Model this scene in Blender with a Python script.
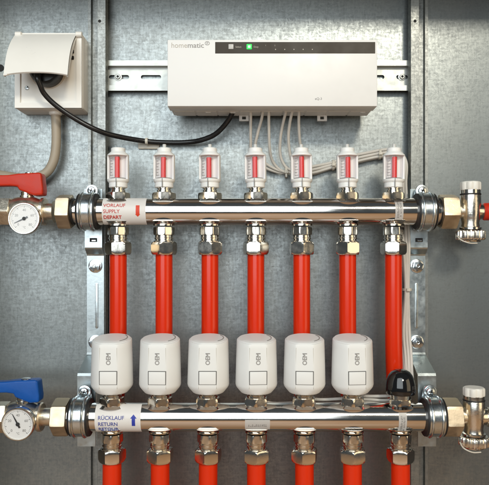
import bpy, bmesh, math, random
from mathutils import Vector, Matrix
from mathutils.geometry import tessellate_polygon

for o in list(bpy.data.objects):
    bpy.data.objects.remove(o)
S = bpy.context.scene
COL = S.collection
PI = math.pi
rnd = random.Random(7)

# ------------------------------------------------------------------ camera, world, lights, exposure
CAMD, FPX = 0.76, 644.0            # camera to back panel (m); focal length in photo pixels
PX0, PY0 = 246.0, 255.0            # principal point in the photo
cd = bpy.data.cameras.new('camera')
cam = bpy.data.objects.new('camera', cd); COL.objects.link(cam)
cam.location = (0, -CAMD, 0); cam.rotation_euler = (PI/2, 0, 0)
cd.sensor_width = 36.0; cd.sensor_fit = 'HORIZONTAL'
cd.lens = 36.0*FPX/489.0
cd.shift_x = (244.5-PX0)/489.0; cd.shift_y = (PY0-242.5)/489.0
cd.clip_start = 0.05; cd.clip_end = 50
S.camera = cam

w = bpy.data.worlds.new('World'); S.world = w; w.use_nodes = True
bg = w.node_tree.nodes['Background']
bg.inputs['Color'].default_value = (0.66, 0.76, 0.82, 1); bg.inputs['Strength'].default_value = 0.08

def area(name, loc, target, sx, sy, power, color):
    l = bpy.data.lights.new(name, 'AREA'); l.shape = 'RECTANGLE'; l.size = sx; l.size_y = sy
    l.energy = power; l.color = color
    o = bpy.data.objects.new(name, l); COL.objects.link(o); o.location = loc
    o.rotation_euler = (Vector(target)-Vector(loc)).to_track_quat('-Z', 'Y').to_euler()
    return o
area('window_light', (-0.65, -2.4, 0.92), (-0.15, 0, 0.45), 2.2, 2.2, 48, (0.90, 0.972, 1.0))
area('hall_light', (2.0, -1.5, 0.3), (0, 0, 0.0), 1.3, 1.6, 10, (1.0, 0.80, 0.52))
area('room_lamp', (0.48, -1.9, 1.02), (0, 0, 0.1), 0.30, 0.26, 15, (1.0, 0.92, 0.76))

vs = S.view_settings
S.display_settings.display_device = 'sRGB'
vs.view_transform = 'Standard'; vs.look = 'None'; vs.exposure = 0.10; vs.gamma = 1.0; vs.use_curve_mapping = False
S.render.engine = 'CYCLES'
S.cycles.max_bounces = 10; S.cycles.transparent_max_bounces = 16
S.cycles.use_denoising = True

# ------------------------------------------------------------------ helpers
def W(px, py, y):
    d = CAMD+y
    return Vector(((px-PX0)*d/FPX, y, (PY0-py)*d/FPX))

def mat(name, col, rough=0.4, metal=0.0, var=0.06, scale=60, bump=0.0, bscale=None, rvar=0.08,
        stretch=(1, 1, 1), coat=0.0, spec=0.5, emit=None, sss=0.0):
    m = bpy.data.materials.new(name); m.use_nodes = True
    nt = m.node_tree; N = nt.nodes; L = nt.links
    b = N['Principled BSDF']
    b.inputs['Metallic'].default_value = metal
    b.inputs['Specular IOR Level'].default_value = spec
    b.inputs['Coat Weight'].default_value = coat
    b.inputs['Coat Roughness'].default_value = 0.08
    tc = N.new('ShaderNodeTexCoord'); mp = N.new('ShaderNodeMapping')
    mp.inputs['Scale'].default_value = stretch
    L.new(tc.outputs['Object'], mp.inputs['Vector'])
    nz = N.new('ShaderNodeTexNoise'); nz.inputs['Scale'].default_value = scale
    nz.inputs['Detail'].default_value = 6; nz.inputs['Roughness'].default_value = 0.6
    L.new(mp.outputs['Vector'], nz.inputs['Vector'])
    cr = N.new('ShaderNodeMix'); cr.data_type = 'RGBA'
    lo = [max(0, c*(1-var*2)) for c in col]; hi = [min(1, c*(1+var*2)) for c in col]
    cr.inputs[6].default_value = (*lo, 1); cr.inputs[7].default_value = (*hi, 1)
    L.new(nz.outputs['Fac'], cr.inputs[0]); L.new(cr.outputs[2], b.inputs['Base Color'])
    mr = N.new('ShaderNodeMapRange')
    mr.inputs[1].default_value = 0.3; mr.inputs[2].default_value = 0.7
    mr.inputs[3].default_value = max(0.02, rough-rvar); mr.inputs[4].default_value = min(1, rough+rvar)
    L.new(nz.outputs['Fac'], mr.inputs[0]); L.new(mr.outputs[0], b.inputs['Roughness'])
    if bump:
        n2 = N.new('ShaderNodeTexNoise'); n2.inputs['Scale'].default_value = bscale or scale*4
        n2.inputs['Detail'].default_value = 4
        L.new(mp.outputs['Vector'], n2.inputs['Vector'])
        bp = N.new('ShaderNodeBump'); bp.inputs['Strength'].default_value = bump; bp.inputs['Distance'].default_value = 0.0006
        L.new(n2.outputs['Fac'], bp.inputs['Height']); L.new(bp.outputs['Normal'], b.inputs['Normal'])
    if emit:
        b.inputs['Emission Color'].default_value = (*emit[0], 1); b.inputs['Emission Strength'].default_value = emit[1]
    if sss:
        b.inputs['Subsurface Weight'].default_value = sss; b.inputs['Subsurface Radius'].default_value = (0.004, 0.003, 0.002)
        b.inputs['Subsurface Scale'].default_value = 0.5
    return m

def galvanised(name, base, rough, spangle=110):
    m = bpy.data.materials.new(name); m.use_nodes = True
    nt = m.node_tree; N = nt.nodes; L = nt.links; b = N['Principled BSDF']
    b.inputs['Metallic'].default_value = 0.9
    tc = N.new('ShaderNodeTexCoord')
    vo = N.new('ShaderNodeTexVoronoi'); vo.inputs['Scale'].default_value = spangle; vo.feature = 'SMOOTH_F1'; vo.inputs['Smoothness'].default_value = 0.35
    # warp the cells a little
    nw = N.new('ShaderNodeTexNoise'); nw.inputs['Scale'].default_value = 60
    ad = N.new('ShaderNodeVectorMath'); ad.operation = 'MULTIPLY_ADD'; ad.inputs[1].default_value = (0.012,)*3
    L.new(tc.outputs['Object'], nw.inputs['Vector'])
    L.new(nw.outputs['Color'], ad.inputs[0]); L.new(tc.outputs['Object'], ad.inputs[2]); L.new(ad.outputs[0], vo.inputs['Vector'])
    def stretched(sc, scale, det=4):
        mp = N.new('ShaderNodeMapping'); mp.inputs['Scale'].default_value = sc; L.new(tc.outputs['Object'], mp.inputs['Vector'])
        n = N.new('ShaderNodeTexNoise'); n.inputs['Scale'].default_value = scale; n.inputs['Detail'].default_value = det
        L.new(mp.outputs['Vector'], n.inputs['Vector']); return n
    h = stretched((0.30, 1, 1.3), 300); v = stretched((1.3, 1, 0.22), 330); big = stretched((1, 1, 1), 16, 5); fine = stretched((1, 1, 1), 900, 3); scr = stretched((0.03, 1, 1), 900, 2)
    def math_(op, a, bb):
        n = N.new('ShaderNodeMath'); n.operation = op
        for i, q in enumerate((a, bb)):
            if hasattr(q, 'links'): L.new(q, n.inputs[i])
            else: n.inputs[i].default_value = q
        return n.outputs[0]
    g = N.new('ShaderNodeSeparateColor'); L.new(vo.outputs['Color'], g.inputs[0])
    s = math_('ADD', math_('MULTIPLY', g.outputs[0], 0.14), math_('MULTIPLY', h.outputs['Fac'], 0.30))
    s = math_('ADD', s, math_('MULTIPLY', v.outputs['Fac'], 0.30)); s = math_('ADD', s, math_('MULTIPLY', big.outputs['Fac'], 0.14)); s = math_('ADD', s, math_('MULTIPLY', fine.outputs['Fac'], 0.28)); s = math_('ADD', s, math_('MULTIPLY', scr.outputs['Fac'], 0.10))
    mr = N.new('ShaderNodeMapRange'); mr.inputs[1].default_value = 0.44; mr.inputs[2].default_value = 0.76
    L.new(s, mr.inputs[0])
    mx = N.new('ShaderNodeMix'); mx.data_type = 'RGBA'
    mx.inputs[6].default_value = (*[c*0.70 for c in base], 1); mx.inputs[7].default_value = (*[min(1, c*1.28) for c in base], 1)
    L.new(mr.outputs[0], mx.inputs[0]); L.new(mx.outputs[2], b.inputs['Base Color'])
    r2 = N.new('ShaderNodeMapRange'); r2.inputs[3].default_value = rough+0.07; r2.inputs[4].default_value = rough-0.06
    L.new(mr.outputs[0], r2.inputs[0]); L.new(r2.outputs[0], b.inputs['Roughness'])
    bp = N.new('ShaderNodeBump'); bp.inputs['Strength'].default_value = 0.12; bp.inputs['Distance'].default_value = 0.0005
    L.new(s, bp.inputs['Height']); L.new(bp.outputs['Normal'], b.inputs['Normal'])
    return m

def glass_mat(name, tint=(1, 1, 1), fac=0.12):
    m = bpy.data.materials.new(name); m.use_nodes = True
    nt = m.node_tree; N = nt.nodes; L = nt.links
    for n in list(N):
        if n.type == 'BSDF_PRINCIPLED': N.remove(n)
    out = [n for n in N if n.type == 'OUTPUT_MATERIAL'][0]
    t = N.new('ShaderNodeBsdfTransparent'); t.inputs['Color'].default_value = (*tint, 1)
    g = N.new('ShaderNodeBsdfGlossy'); g.inputs['Roughness'].default_value = 0.08
    lw = N.new('ShaderNodeLayerWeight'); lw.inputs['Blend'].default_value = 0.25
    mr = N.new('ShaderNodeMapRange'); mr.inputs[3].default_value = 0.03; mr.inputs[4].default_value = fac*3
    L.new(lw.outputs['Fresnel'], mr.inputs[0])
    mx = N.new('ShaderNodeMixShader'); L.new(mr.outputs[0], mx.inputs[0]); L.new(t.outputs[0], mx.inputs[1]); L.new(g.outputs[0], mx.inputs[2])
    L.new(mx.outputs[0], out.inputs['Surface'])
    return m

M = dict(
    wall=galvanised('galvanised_panel', (0.255, 0.275, 0.274), 0.40, 420),
    rail=galvanised('galvanised_rail', (0.27, 0.28, 0.27), 0.46, 420),
    zinc=mat('zinc_plated', (0.50, 0.555, 0.57), 0.32, 1.0, 0.05, 90, 0.10, 240),
    dinz=mat('dull_zinc', (0.50, 0.515, 0.49), 0.46, 0.85, 0.04, 90, 0.06, 300),
    zincc=mat('zinc_clamp', (0.64, 0.70, 0.73), 0.25, 1.0, 0.05, 120, 0.12, 260),
    zincb=mat('zinc_bolt', (0.62, 0.66, 0.68), 0.20, 1.0, 0.07, 200),
    steel=mat('polished_steel', (0.78, 0.75, 0.715), 0.10, 1.0, 0.03, 45, 0.03, 60, 0.05, (0.4, 1, 1)),
    nickel=mat('nickel_plated', (0.80, 0.76, 0.69), 0.17, 1.0, 0.05, 120, 0.10, 160, 0.05),
    brass=mat('dull_nickel_brass', (0.64, 0.53, 0.385), 0.42, 1.0, 0.06, 150, 0.10, 500),
    brassb=mat('valve_body_cast', (0.74, 0.68, 0.57), 0.36, 1.0, 0.08, 160, 0.30, 420),
    rubber=mat('black_rubber', (0.012, 0.012, 0.013), 0.5, 0, 0.1, 100),
    blackp=mat('black_plastic', (0.010, 0.010, 0.011), 0.30, 0, 0.1, 100),
    blackg=mat('gloss_black_plastic', (0.008, 0.008, 0.009), 0.10, 0, 0.05, 60, coat=0.5),
    white=mat('white_plastic', (0.80, 0.80, 0.79), 0.38, 0, 0.015, 60, 0.06, 1500),
    whitea=mat('matt_white_plastic', (0.79, 0.80, 0.79), 0.46, 0, 0.015, 50, 0.10, 1800),
    whitem=mat('meter_white_plastic', (0.86, 0.87, 0.86), 0.36, 0, 0.01, 80, sss=0.15),
    cream=mat('cream_plastic', (0.84, 0.83, 0.79), 0.34, 0, 0.02, 40, 0.04, 900),
    creamd=mat('cream_inner', (0.70, 0.64, 0.56), 0.45, 0, 0.03, 40),
    pipe=mat('red_pipe', (0.66, 0.028, 0.004), 0.19, 0, 0.09, 30, 0.05, 200, 0.04, (1, 1, 0.15), coat=0.15, spec=0.4),
    redp=mat('red_plastic', (0.52, 0.028, 0.009), 0.38, 0, 0.08, 90, 0.15, 600, spec=0.3),
    redi=mat('red_indicator', (0.72, 0.03, 0.03), 0.35, 0, 0.04, 100),
    bluep=mat('blue_plastic', (0.005, 0.080, 0.35), 0.38, 0, 0.08, 90, 0.15, 600, spec=0.3),
    cable=mat('grey_white_cable', (0.62, 0.59, 0.54), 0.45, 0, 0.05, 80),
    conduit=mat('beige_conduit', (0.38, 0.325, 0.25), 0.5, 0, 0.08, 60),
    tie=mat('nylon_tie', (0.62, 0.58, 0.50), 0.35, 0, 0.05, 80, sss=0.2),
    display=mat('display_strip', (0.034, 0.024, 0.014), 0.42, 0, 0.1, 30, spec=0.25),
    paper=mat('label_paper', (0.74, 0.72, 0.70), 0.42, 0, 0.02, 60),
    paperg=mat('clear_label', (0.50, 0.48, 0.46), 0.35, 0, 0.04, 60),
    redt=mat('red_print', (0.52, 0.05, 0.04), 0.5, 0, 0.05, 200),
    reda=mat('red_arrow_print', (0.66, 0.05, 0.015), 0.5, 0, 0.05, 200),
    bluet=mat('blue_print', (0.05, 0.07, 0.30), 0.5, 0, 0.05, 200),
    bluea=mat('blue_arrow_print', (0.02, 0.04, 0.36), 0.5, 0, 0.05, 200),
    greyt=mat('grey_print', (0.23, 0.22, 0.21), 0.5, 0, 0.05, 200),
    midt=mat('mid_grey_print', (0.30, 0.29, 0.28), 0.5, 0, 0.05, 200),
    black=mat('black_print', (0.015, 0.015, 0.015), 0.5, 0, 0.05, 200),
    lightt=mat('pale_print', (0.45, 0.42, 0.36), 0.5, 0, 0.05, 200),
    ledg=mat('green_led', (0.02, 0.25, 0.06), 0.4, 0, 0.02, 50, emit=((0.01, 1.0, 0.10), 0.75)),
    ledc=mat('green_led_core', (0.3, 0.6, 0.35), 0.4, 0, 0.02, 50, emit=((0.45, 1.0, 0.55), 1.2)),
    ledw=mat('grey_led', (0.50, 0.49, 0.47), 0.4, 0, 0.02, 50),
    dial=mat('dial_white', (0.80, 0.80, 0.79), 0.5, 0, 0.01, 80),
    clear=mat('milky_clear_plastic', (0.62, 0.62, 0.60), 0.25, 0, 0.05, 80, sss=0.2),
    dnick=mat('satin_nickel', (0.76, 0.72, 0.65), 0.24, 1.0, 0.06, 140, 0.2, 400),
    seam=mat('seam_shadow_gap', (0.16, 0.16, 0.155), 0.6, 0, 0.05, 80),
    dark=mat('dark_hole', (0.01, 0.01, 0.01), 0.7, 0, 0.05, 80),
    glass=glass_mat('clear_plastic', (0.985, 0.985, 0.985), 0.10),
    wood=mat('wood_floor', (0.54, 0.32, 0.175), 0.40, 0, 0.12, 7, 0.05, 60, 0.1, (0.5, 4, 1)),
    capw=mat('white_cap', (0.80, 0.78, 0.72), 0.4, 0, 0.04, 120),
)

def link(name, bm, m, parent=None, root=None, sharp=32, loc=None):
    """bm in world coordinates when root is given (it is moved to the root's space), else local"""
    if root is not None:
        bmesh.ops.translate(bm, verts=bm.verts, vec=-Vector(root.location))
    me = bpy.data.meshes.new(name)
    bmesh.ops.recalc_face_normals(bm, faces=bm.faces)
    bm.to_mesh(me); bm.free()
    for p in me.polygons: p.use_smooth = True
    me.set_sharp_from_angle(angle=math.radians(sharp))
    me.materials.append(m)
    o = bpy.data.objects.new(name, me); COL.objects.link(o)
    if parent: o.parent = parent
    if loc is not None: o.location = loc
    return o

def thing(name, label, cat, loc=(0, 0, 0), group=None):
    o = bpy.data.objects.new(name, None); COL.objects.link(o); o.empty_display_size = 0.01
    o.location = loc; tag(o, label, cat, group); return o
def tag(o, label, cat, group=None):
    o['label'] = label; o['category'] = cat
    if group: o['group'] = group
    return o
def structure(o):
    o['kind'] = 'structure'; return o
def kids(o): return [c for c in bpy.data.objects if c.parent == o]
def dup(root, loc, label, rz=0.0, tilt=0.0):
    r = root.copy(); COL.objects.link(r); r.location = loc; r.rotation_euler = (rnd.uniform(-tilt, tilt), rnd.uniform(-tilt, tilt), rz); r['label'] = label
    for ch in kids(root):
        c = ch.copy(); COL.objects.link(c); c.parent = r
        for g in kids(ch):
            d = g.copy(); COL.objects.link(d); d.parent = c
    return r

AX = {'x': Matrix(((0, 0, 1), (1, 0, 0), (0, 1, 0))), 'y': Matrix(((1, 0, 0), (0, 0, -1), (0, 1, 0))), 'z': Matrix.Identity(3)}
# local z of a lathe maps to: x -> +x, y -> -y (towards the camera), z -> +z
def _add(bm, verts, faces):
    vs_ = [bm.verts.new(v) for v in verts]
    for f in faces:
        try: bm.faces.new([vs_[i] for i in f])
        except ValueError: pass
    return vs_
def lathe(bm, prof, axis='z', at=(0, 0, 0), n=40, rf=None, a0=0.0, a1=2*PI, rot=0.0):
    """prof: list of (radius, height). rf(theta, r, h) may reshape the radius"""
    full = abs((a1-a0)-2*PI) < 1e-6
    A = AX[axis]; at = Vector(at); cols = n if full else n+1
    vs_, fs = [], []
    for r, h in prof:
        for k in range(cols):
            t = a0+(a1-a0)*k/n
            rr = rf(t, r, h) if rf else r
            vs_.append(A @ Vector((rr*math.cos(t+rot), rr*math.sin(t+rot), h))+at)
    for i in range(len(prof)-1):
        for k in range(n):
            k2 = (k+1) % cols
            fs.append((i*cols+k, i*cols+k2, (i+1)*cols+k2, (i+1)*cols+k))
    if full:
        if prof[0][0] > 1e-7: fs.append(tuple(range(cols))[::-1])
        if prof[-1][0] > 1e-7: fs.append(tuple((len(prof)-1)*cols+k for k in range(cols)))
    _add(bm, vs_, fs)
    bmesh.ops.remove_doubles(bm, verts=bm.verts, dist=1e-7)
    return bm
def hexr(t, R, sides=6):
    s = 2*PI/sides
    return R*math.cos(s/2)/math.cos((t % s)-s/2)
def nut(bm, R, h0, h1, axis='z', at=(0, 0, 0), rot=0.0, ch=0.0022, sides=6, cut=0.93, inner=0.0):
    """chamfered hexagonal nut, R = radius to the corners"""
    prof = [(R*0.80, h0), (R*cut, h0+ch*0.25), (R*1.0, h0+ch), (R*1.0, h1-ch), (R*cut, h1-ch*0.25), (R*0.80, h1)]
    def rf(t, r, h): return min(r, hexr(t, R*0.985, sides))
    return lathe(bm, prof, axis, at, 72, rf, rot=rot)
def knurl(bm, R, h0, h1, teeth=20, depth=0.05, axis='z', at=(0, 0, 0)):
    prof = [(R*0.86, h0), (R*0.97, h0+0.0008), (R, h0+0.002), (R, h1-0.002), (R*0.97, h1-0.0008), (R*0.86, h1)]
    def rf(t, r, h): return r*(1-depth*(0.5+0.5*math.cos(t*teeth))**3 if r > R*0.9 else 1)
    return lathe(bm, prof, axis, at, teeth*6, rf)
def box(bm, x0, x1, y0, y1, z0, z1, bev=0.0, seg=2):
    vs_ = _add(bm, [(x0, y0, z0), (x1, y0, z0), (x1, y1, z0), (x0, y1, z0), (x0, y0, z1), (x1, y0, z1), (x1, y1, z1), (x0, y1, z1)],
               [(3, 2, 1, 0), (4, 5, 6, 7), (0, 1, 5, 4), (1, 2, 6, 5), (2, 3, 7, 6), (3, 0, 4, 7)])
    if bev:
        es = {e for v in vs_ for e in v.link_edges}
        bmesh.ops.bevel(bm, geom=list(es), offset=bev, segments=seg, profile=0.6, affect='EDGES')
    return bm
def extrude_xz(bm, pts, y0, y1, bev=0.0, seg=2):
    """outline in x,z extruded from y0 (back) to y1 (front)"""
    n = len(pts)
    vs_ = _add(bm, [(x, y0, z) for x, z in pts]+[(x, y1, z) for x, z in pts],
               [tuple(range(n)), tuple(range(2*n-1, n-1, -1))]+[(i, i+n, (i+1) % n+n, (i+1) % n) for i in range(n)])
    if bev:
        fr = [e for v in vs_ for e in v.link_edges]
        bmesh.ops.recalc_face_normals(bm, faces=bm.faces)
        bmesh.ops.bevel(bm, geom=list(set(fr)), offset=bev, segments=seg, profile=0.6, affect='EDGES')
    return bm
def plate_holes(bm, outer, holes, y0, y1):
    """plate in the xz plane with through holes"""
    loops = [[Vector((x, z, 0)) for x, z in lp] for lp in [outer]+holes]
    tris = tessellate_polygon(loops)
    flat = [v for lp in loops for v in lp]; n = len(flat)
    f = [bm.verts.new((v.x, y1, v.y)) for v in flat]; b = [bm.verts.new((v.x, y0, v.y)) for v in flat]
    for t in tris:
        try:
            bm.faces.new([f[i] for i in t]); bm.faces.new([b[i] for i in reversed(t)])
        except ValueError: pass
    s = 0
    for lp in loops:
        m = len(lp)
        for i in range(m):
            j = (i+1) % m
            bm.faces.new((f[s+i], f[s+j], b[s+j], b[s+i]))
        s += m
    return bm
def slot_pts(cx, cz, hw, r, n=8):
    p = []
    for k in range(n+1):
        a = -PI/2+PI*k/n; p.append((cx+hw+r*math.cos(a), cz+r*math.sin(a)))
    for k in range(n+1):
        a = PI/2+PI*k/n; p.append((cx-hw+r*math.cos(a), cz+r*math.sin(a)))
    return p
def spline(pts, per=10):
    P = [Vector(p) for p in pts]; out = []
    for i in range(len(P)-1):
        p0 = P[i-1] if i else P[0]*2-P[1]; p1, p2 = P[i], P[i+1]
        p3 = P[i+2] if i+2 < len(P) else P[-1]*2-P[-2]
        for k in range(per):
            t = k/per
            out.append(0.5*((2*p1)+(p2-p0)*t+(2*p0-5*p1+4*p2-p3)*t*t+(3*p1-p0-3*p2+p3)*t**3))
    out.append(P[-1]); return out
def tube(bm, pts, r, n=12, per=10, smooth=True, rad=None):
    P = spline(pts, per) if smooth else [Vector(p) for p in pts]
    T = [(P[min(i+1, len(P)-1)]-P[max(i-1, 0)]).normalized() for i in range(len(P))]
    u = T[0].orthogonal().normalized(); vs_, fs = [], []
    for i, p in enumerate(P):
        u = (u-T[i]*u.dot(T[i])).normalized(); v = T[i].cross(u)
        rr = rad(i/(len(P)-1)) if rad else r
        for k in range(n):
            a = 2*PI*k/n; vs_.append(p+(u*math.cos(a)+v*math.sin(a))*rr)
    for i in range(len(P)-1):
        for k in range(n):
            fs.append((i*n+k, i*n+(k+1) % n, (i+1)*n+(k+1) % n, (i+1)*n+k))
    fs.append(tuple(range(n))[::-1]); fs.append(tuple((len(P)-1)*n+k for k in range(n)))
    _add(bm, vs_, fs); return bm
def strip_yz(bm, path, x0, x1, th):
    """sheet-metal strip: path of (y,z), given width in x, thickness th"""
    n = len(path); nor = []
    for i in range(n):
        a = Vector(path[max(i-1, 0)]); b = Vector(path[min(i+1, n-1)]); d = (b-a).normalized(); nor.append(Vector((-d.y, d.x)))
    vs_ = []
    for i, (y, z) in enumerate(path):
        q = Vector((y, z))+nor[i]*th
        vs_ += [(x0, y, z), (x1, y, z), (x1, q.x, q.y), (x0, q.x, q.y)]
    fs = [(0, 1, 2, 3), tuple(4*(n-1)+k for k in (3, 2, 1, 0))]
    for i in range(n-1):
        for k in range(4):
            fs.append((4*i+k, 4*i+(k+1) % 4, 4*i+4+(k+1) % 4, 4*i+4+k))
    _add(bm, vs_, fs); return bm
def new(): return bmesh.new()

def text_bm(body, size, align='LEFT', extrude=0.00008, bold=0.0, sx=1.0):
    """flat text, x right, z up, baseline at 0, as a bmesh facing -y"""
    c = bpy.data.curves.new('t', 'FONT'); c.body = body; c.size = size; c.align_x = align; c.extrude = extrude; c.offset = 0.0
    c.resolution_u = 4
    o = bpy.data.objects.new('t', c); COL.objects.link(o)
    dg = bpy.context.evaluated_depsgraph_get(); dg.update()
    me = bpy.data.meshes.new_from_object(o.evaluated_get(dg))
    bm = bmesh.new(); bm.from_mesh(me)
    bpy.data.objects.remove(o); bpy.data.curves.remove(c); bpy.data.meshes.remove(me)
    for v in bm.verts: v.co = Vector((v.co.x*sx, -v.co.z, v.co.y))
    return bm
def embolden(bm, d):
    me = bpy.data.meshes.new('m'); bm.to_mesh(me); k0 = len(bm.verts)
    for dx, dz, dy in ((-d, 0, 1e-5), (d, 0, 2e-5), (0, d, 3e-5), (0, -d, 4e-5)):
        b2 = bmesh.new(); b2.from_mesh(me)
        bmesh.ops.translate(b2, verts=b2.verts, vec=(dx, -dy, dz)); merge(bm, b2)
    bpy.data.meshes.remove(me); return bm
def shift(bm, v):
    bmesh.ops.translate(bm, verts=bm.verts, vec=Vector(v)); return bm
def merge(dst, src):
    me = bpy.data.meshes.new('m'); src.to_mesh(me); src.free(); dst.from_mesh(me); bpy.data.meshes.remove(me); return dst
def wrap(bm, yc, zc, r):
    for k in range(-16, 17):
        bmesh.ops.bisect_plane(bm, geom=bm.verts[:]+bm.edges[:]+bm.faces[:], plane_co=(0, 0, zc+k*r/12.3), plane_no=(0, 0, 1))
    """lay a flat bmesh (y = height over the surface) onto the front of a bar along x"""
    for v in bm.verts:
        a = (v.co.z-zc)/r; rr = r-v.co.y
        v.co = Vector((v.co.x, yc-rr*math.cos(a), zc+rr*math.sin(a)))
    return bm

def screw_bm(r, at, kind='cross'):
    h = lathe(new(), [(0, 0), (r, 0), (r, r*0.25), (r*0.85, r*0.5), (r*0.5, r*0.62), (0, r*0.65)], 'y', at, 24)
    return h
def cross_bm(r, at):
    b = new(); x, y, z = at
    y1 = y-r*0.66
    for a in (0.35, 0.35+PI/2):
        q = box(new(), -r*0.55, r*0.55, 0, r*0.25, -r*0.11, r*0.11)
        bmesh.ops.rotate(q, verts=q.verts, cent=(0, 0, 0), matrix=Matrix.Rotation(a, 3, 'Y'))
        merge(b, shift(q, (x, y1, z)))
    return b

# ------------------------------------------------------------------ setting
bm = new(); box(bm, -0.33, 0.36, 0.0, 0.002, -0.42, 0.325)
wall = structure(link('back_wall', bm, M['wall']))
h = W(0.5, 68, 0); bm = lathe(new(), [(0.0, 0.0), (0.0042, 0.0), (0.0042, 0.0006), (0.003, 0.0008), (0, 0.0008)], 'y', h, 24)
link('dark_hole_disc', bm, M['dark'], wall)  # dark disc for an open hole, its shade put into the colour
bm = new(); box(bm, -0.33, 0.36, -0.145, 0.002, 0.3255, 0.327); structure(link('cabinet_top', bm, M['wall']))
for x in (-0.3315, 0.3605):
    bm = new(); box(bm, x, x+0.0012, -0.145, 0.002, -0.42, 0.325); structure(link('cabinet_side', bm, M['wall']))
bm = new(); box(bm, -1.8, 1.8, -3.4, 0.0, -0.81, -0.80); structure(link('floor', bm, M['wood']))

# ------------------------------------------------------------------ main positions
YU, YL = -0.058, -0.090                    # depth of the supply and the return bar
RB = 0.0146
ZU = W(0, 211.6, YU).z; ZL = W(0, 417.0, YL).z
COLX = [0.0107+0.05*(i-3) for i in range(7)]
ORD = ['leftmost', 'second', 'third', 'fourth', 'fifth', 'sixth', 'rightmost']
def nth(i, what, tail):
    return (f'{ORD[i]} {what}, {tail}' if i in (0, 6) else f'{ORD[i]} {what} from the left, {tail}')

# vertical mounting rails
YR = -0.0225
for sgn, xc, lab in ((-1, -0.1655, 'galvanised vertical rail behind the left end of both manifolds'), (1, 0.1935, 'galvanised vertical rail behind the right end of both manifolds')):
    t = thing('mounting_rail', lab, 'mounting rail', (xc, 0, -0.4), 'vertical mounting rails')
    # profile (x outwards, y): inner lip, face, outer wall, foot flange
    prof = [(-0.0062, -0.016), (-0.0045, YR), (0.0045, YR), (0.0050, -0.021), (0.0050, -0.0045), (0.0072, -0.0045), (0.0072, -0.0015), (0.0150, -0.0015), (0.0158, -0.0075), (0.0192, -0.0075), (0.0196, -0.0012)]
    th = 0.0011
    a, b = [], []
    for i, p in enumerate(prof):
        p = Vector(p); d = (Vector(prof[min(i+1, len(prof)-1)])-Vector(prof[max(i-1, 0)])).normalized()
        nrm = Vector((-d.y, d.x)); a.append(p); b.append(p+nrm*th)
    loop = [(xc+sgn*p.x, p.y) for p in a+b[::-1]]
    bm = new(); n = len(loop)
    vs_ = _add(bm, [(x, y, -0.4) for x, y in loop]+[(x, y, 0.32) for x, y in loop],
               [(i, (i+1) % n, (i+1) % n+n, i+n) for i in range(n)])
    link('channel', bm, M['rail'], t, t, sharp=25)
    hz = W(99.6 if sgn < 0 else 415, 21, YR)
    link('hole', lathe(new(), [(0, -0.0004), (0.0018, -0.0004), (0.0018, 0.0002), (0, 0.0002)], 'y', (hz.x, YR, hz.z), 16), M['dark'], t, t)

# horizontal DIN rail
yd = -0.0045
zc = W(0, 77, yd).z; xl, xr = W(101, 0, yd).x, W(413, 0, yd).x
t = thing('din_rail', 'slotted zinc strip rail behind the white controller', 'rail', (0.01, yd, zc))
slots = [slot_pts(W(119+32*k, 0, yd).x, zc, 0.0095, 0.0024) for k in range(9)]+[slot_pts(W(402, 0, yd).x, zc, 0.0045, 0.0024)]
slots[8] = slot_pts(W(376, 0, yd).x, zc, 0.0075, 0.0024)
bm = plate_holes(new(), [(xl, zc-0.0125), (xr, zc-0.0125), (xr, zc+0.0125), (xl, zc+0.0125)], slots, yd+0.0012, yd)
for s in (1, -1):
    q = [(yd+0.0012, 0.0126), (yd-0.0055, 0.0126), (yd-0.0055, 0.0176), (yd-0.0068, 0.0176), (yd-0.0068, 0.0114), (yd, 0.0114)]
    n = len(q); _add(bm, [(xl, y, zc+s*z) for y, z in q]+[(xr, y, zc+s*z) for y, z in q],
                     [tuple(range(n)), tuple(range(n, 2*n))]+[(i, (i+1) % n, (i+1) % n+n, i+n) for i in range(n)])
link('profile', bm, M['dinz'], t, t)
for px in (118.2, 401.8):
    p = W(px, 77, yd)
    sc = link('screw', lathe(new(), [(0, 0), (0.0044, 0), (0.0044, 0.0008), (0.0030, 0.0010), (0.0028, 0.0024), (0.0024, 0.0028), (0, 0.0028)], 'y', p, 28), M['dinz'], t, t)
    link('recess', lathe(new(), [(0, 0.0027), (0.0016, 0.0027), (0.0016, 0.0030), (0, 0.0030)], 'y', p, 6), M['dark'], sc, t)

# ------------------------------------------------------------------ wiring controller
yf = -0.070
A = W(167.4, 39.5, yf); B = W(377.3, 106.2, yf)
t = thing('heating_controller', 'wide white wiring controller with dark display strip and green light', 'controller', ((A.x+B.x)/2, -0.02, B.z))
bm = new(); box(bm, A.x, B.x, yf, -0.047, B.z, A.z, 0.0012)
cover = link('cover', bm, M['white'], t, t)
bm = new(); box(bm, A.x+0.0012, B.x-0.0012, -0.0472, -0.019, B.z+0.0010, A.z-0.001, 0.0015)
hs = link('housing', bm, M['white'], t, t)
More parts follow.
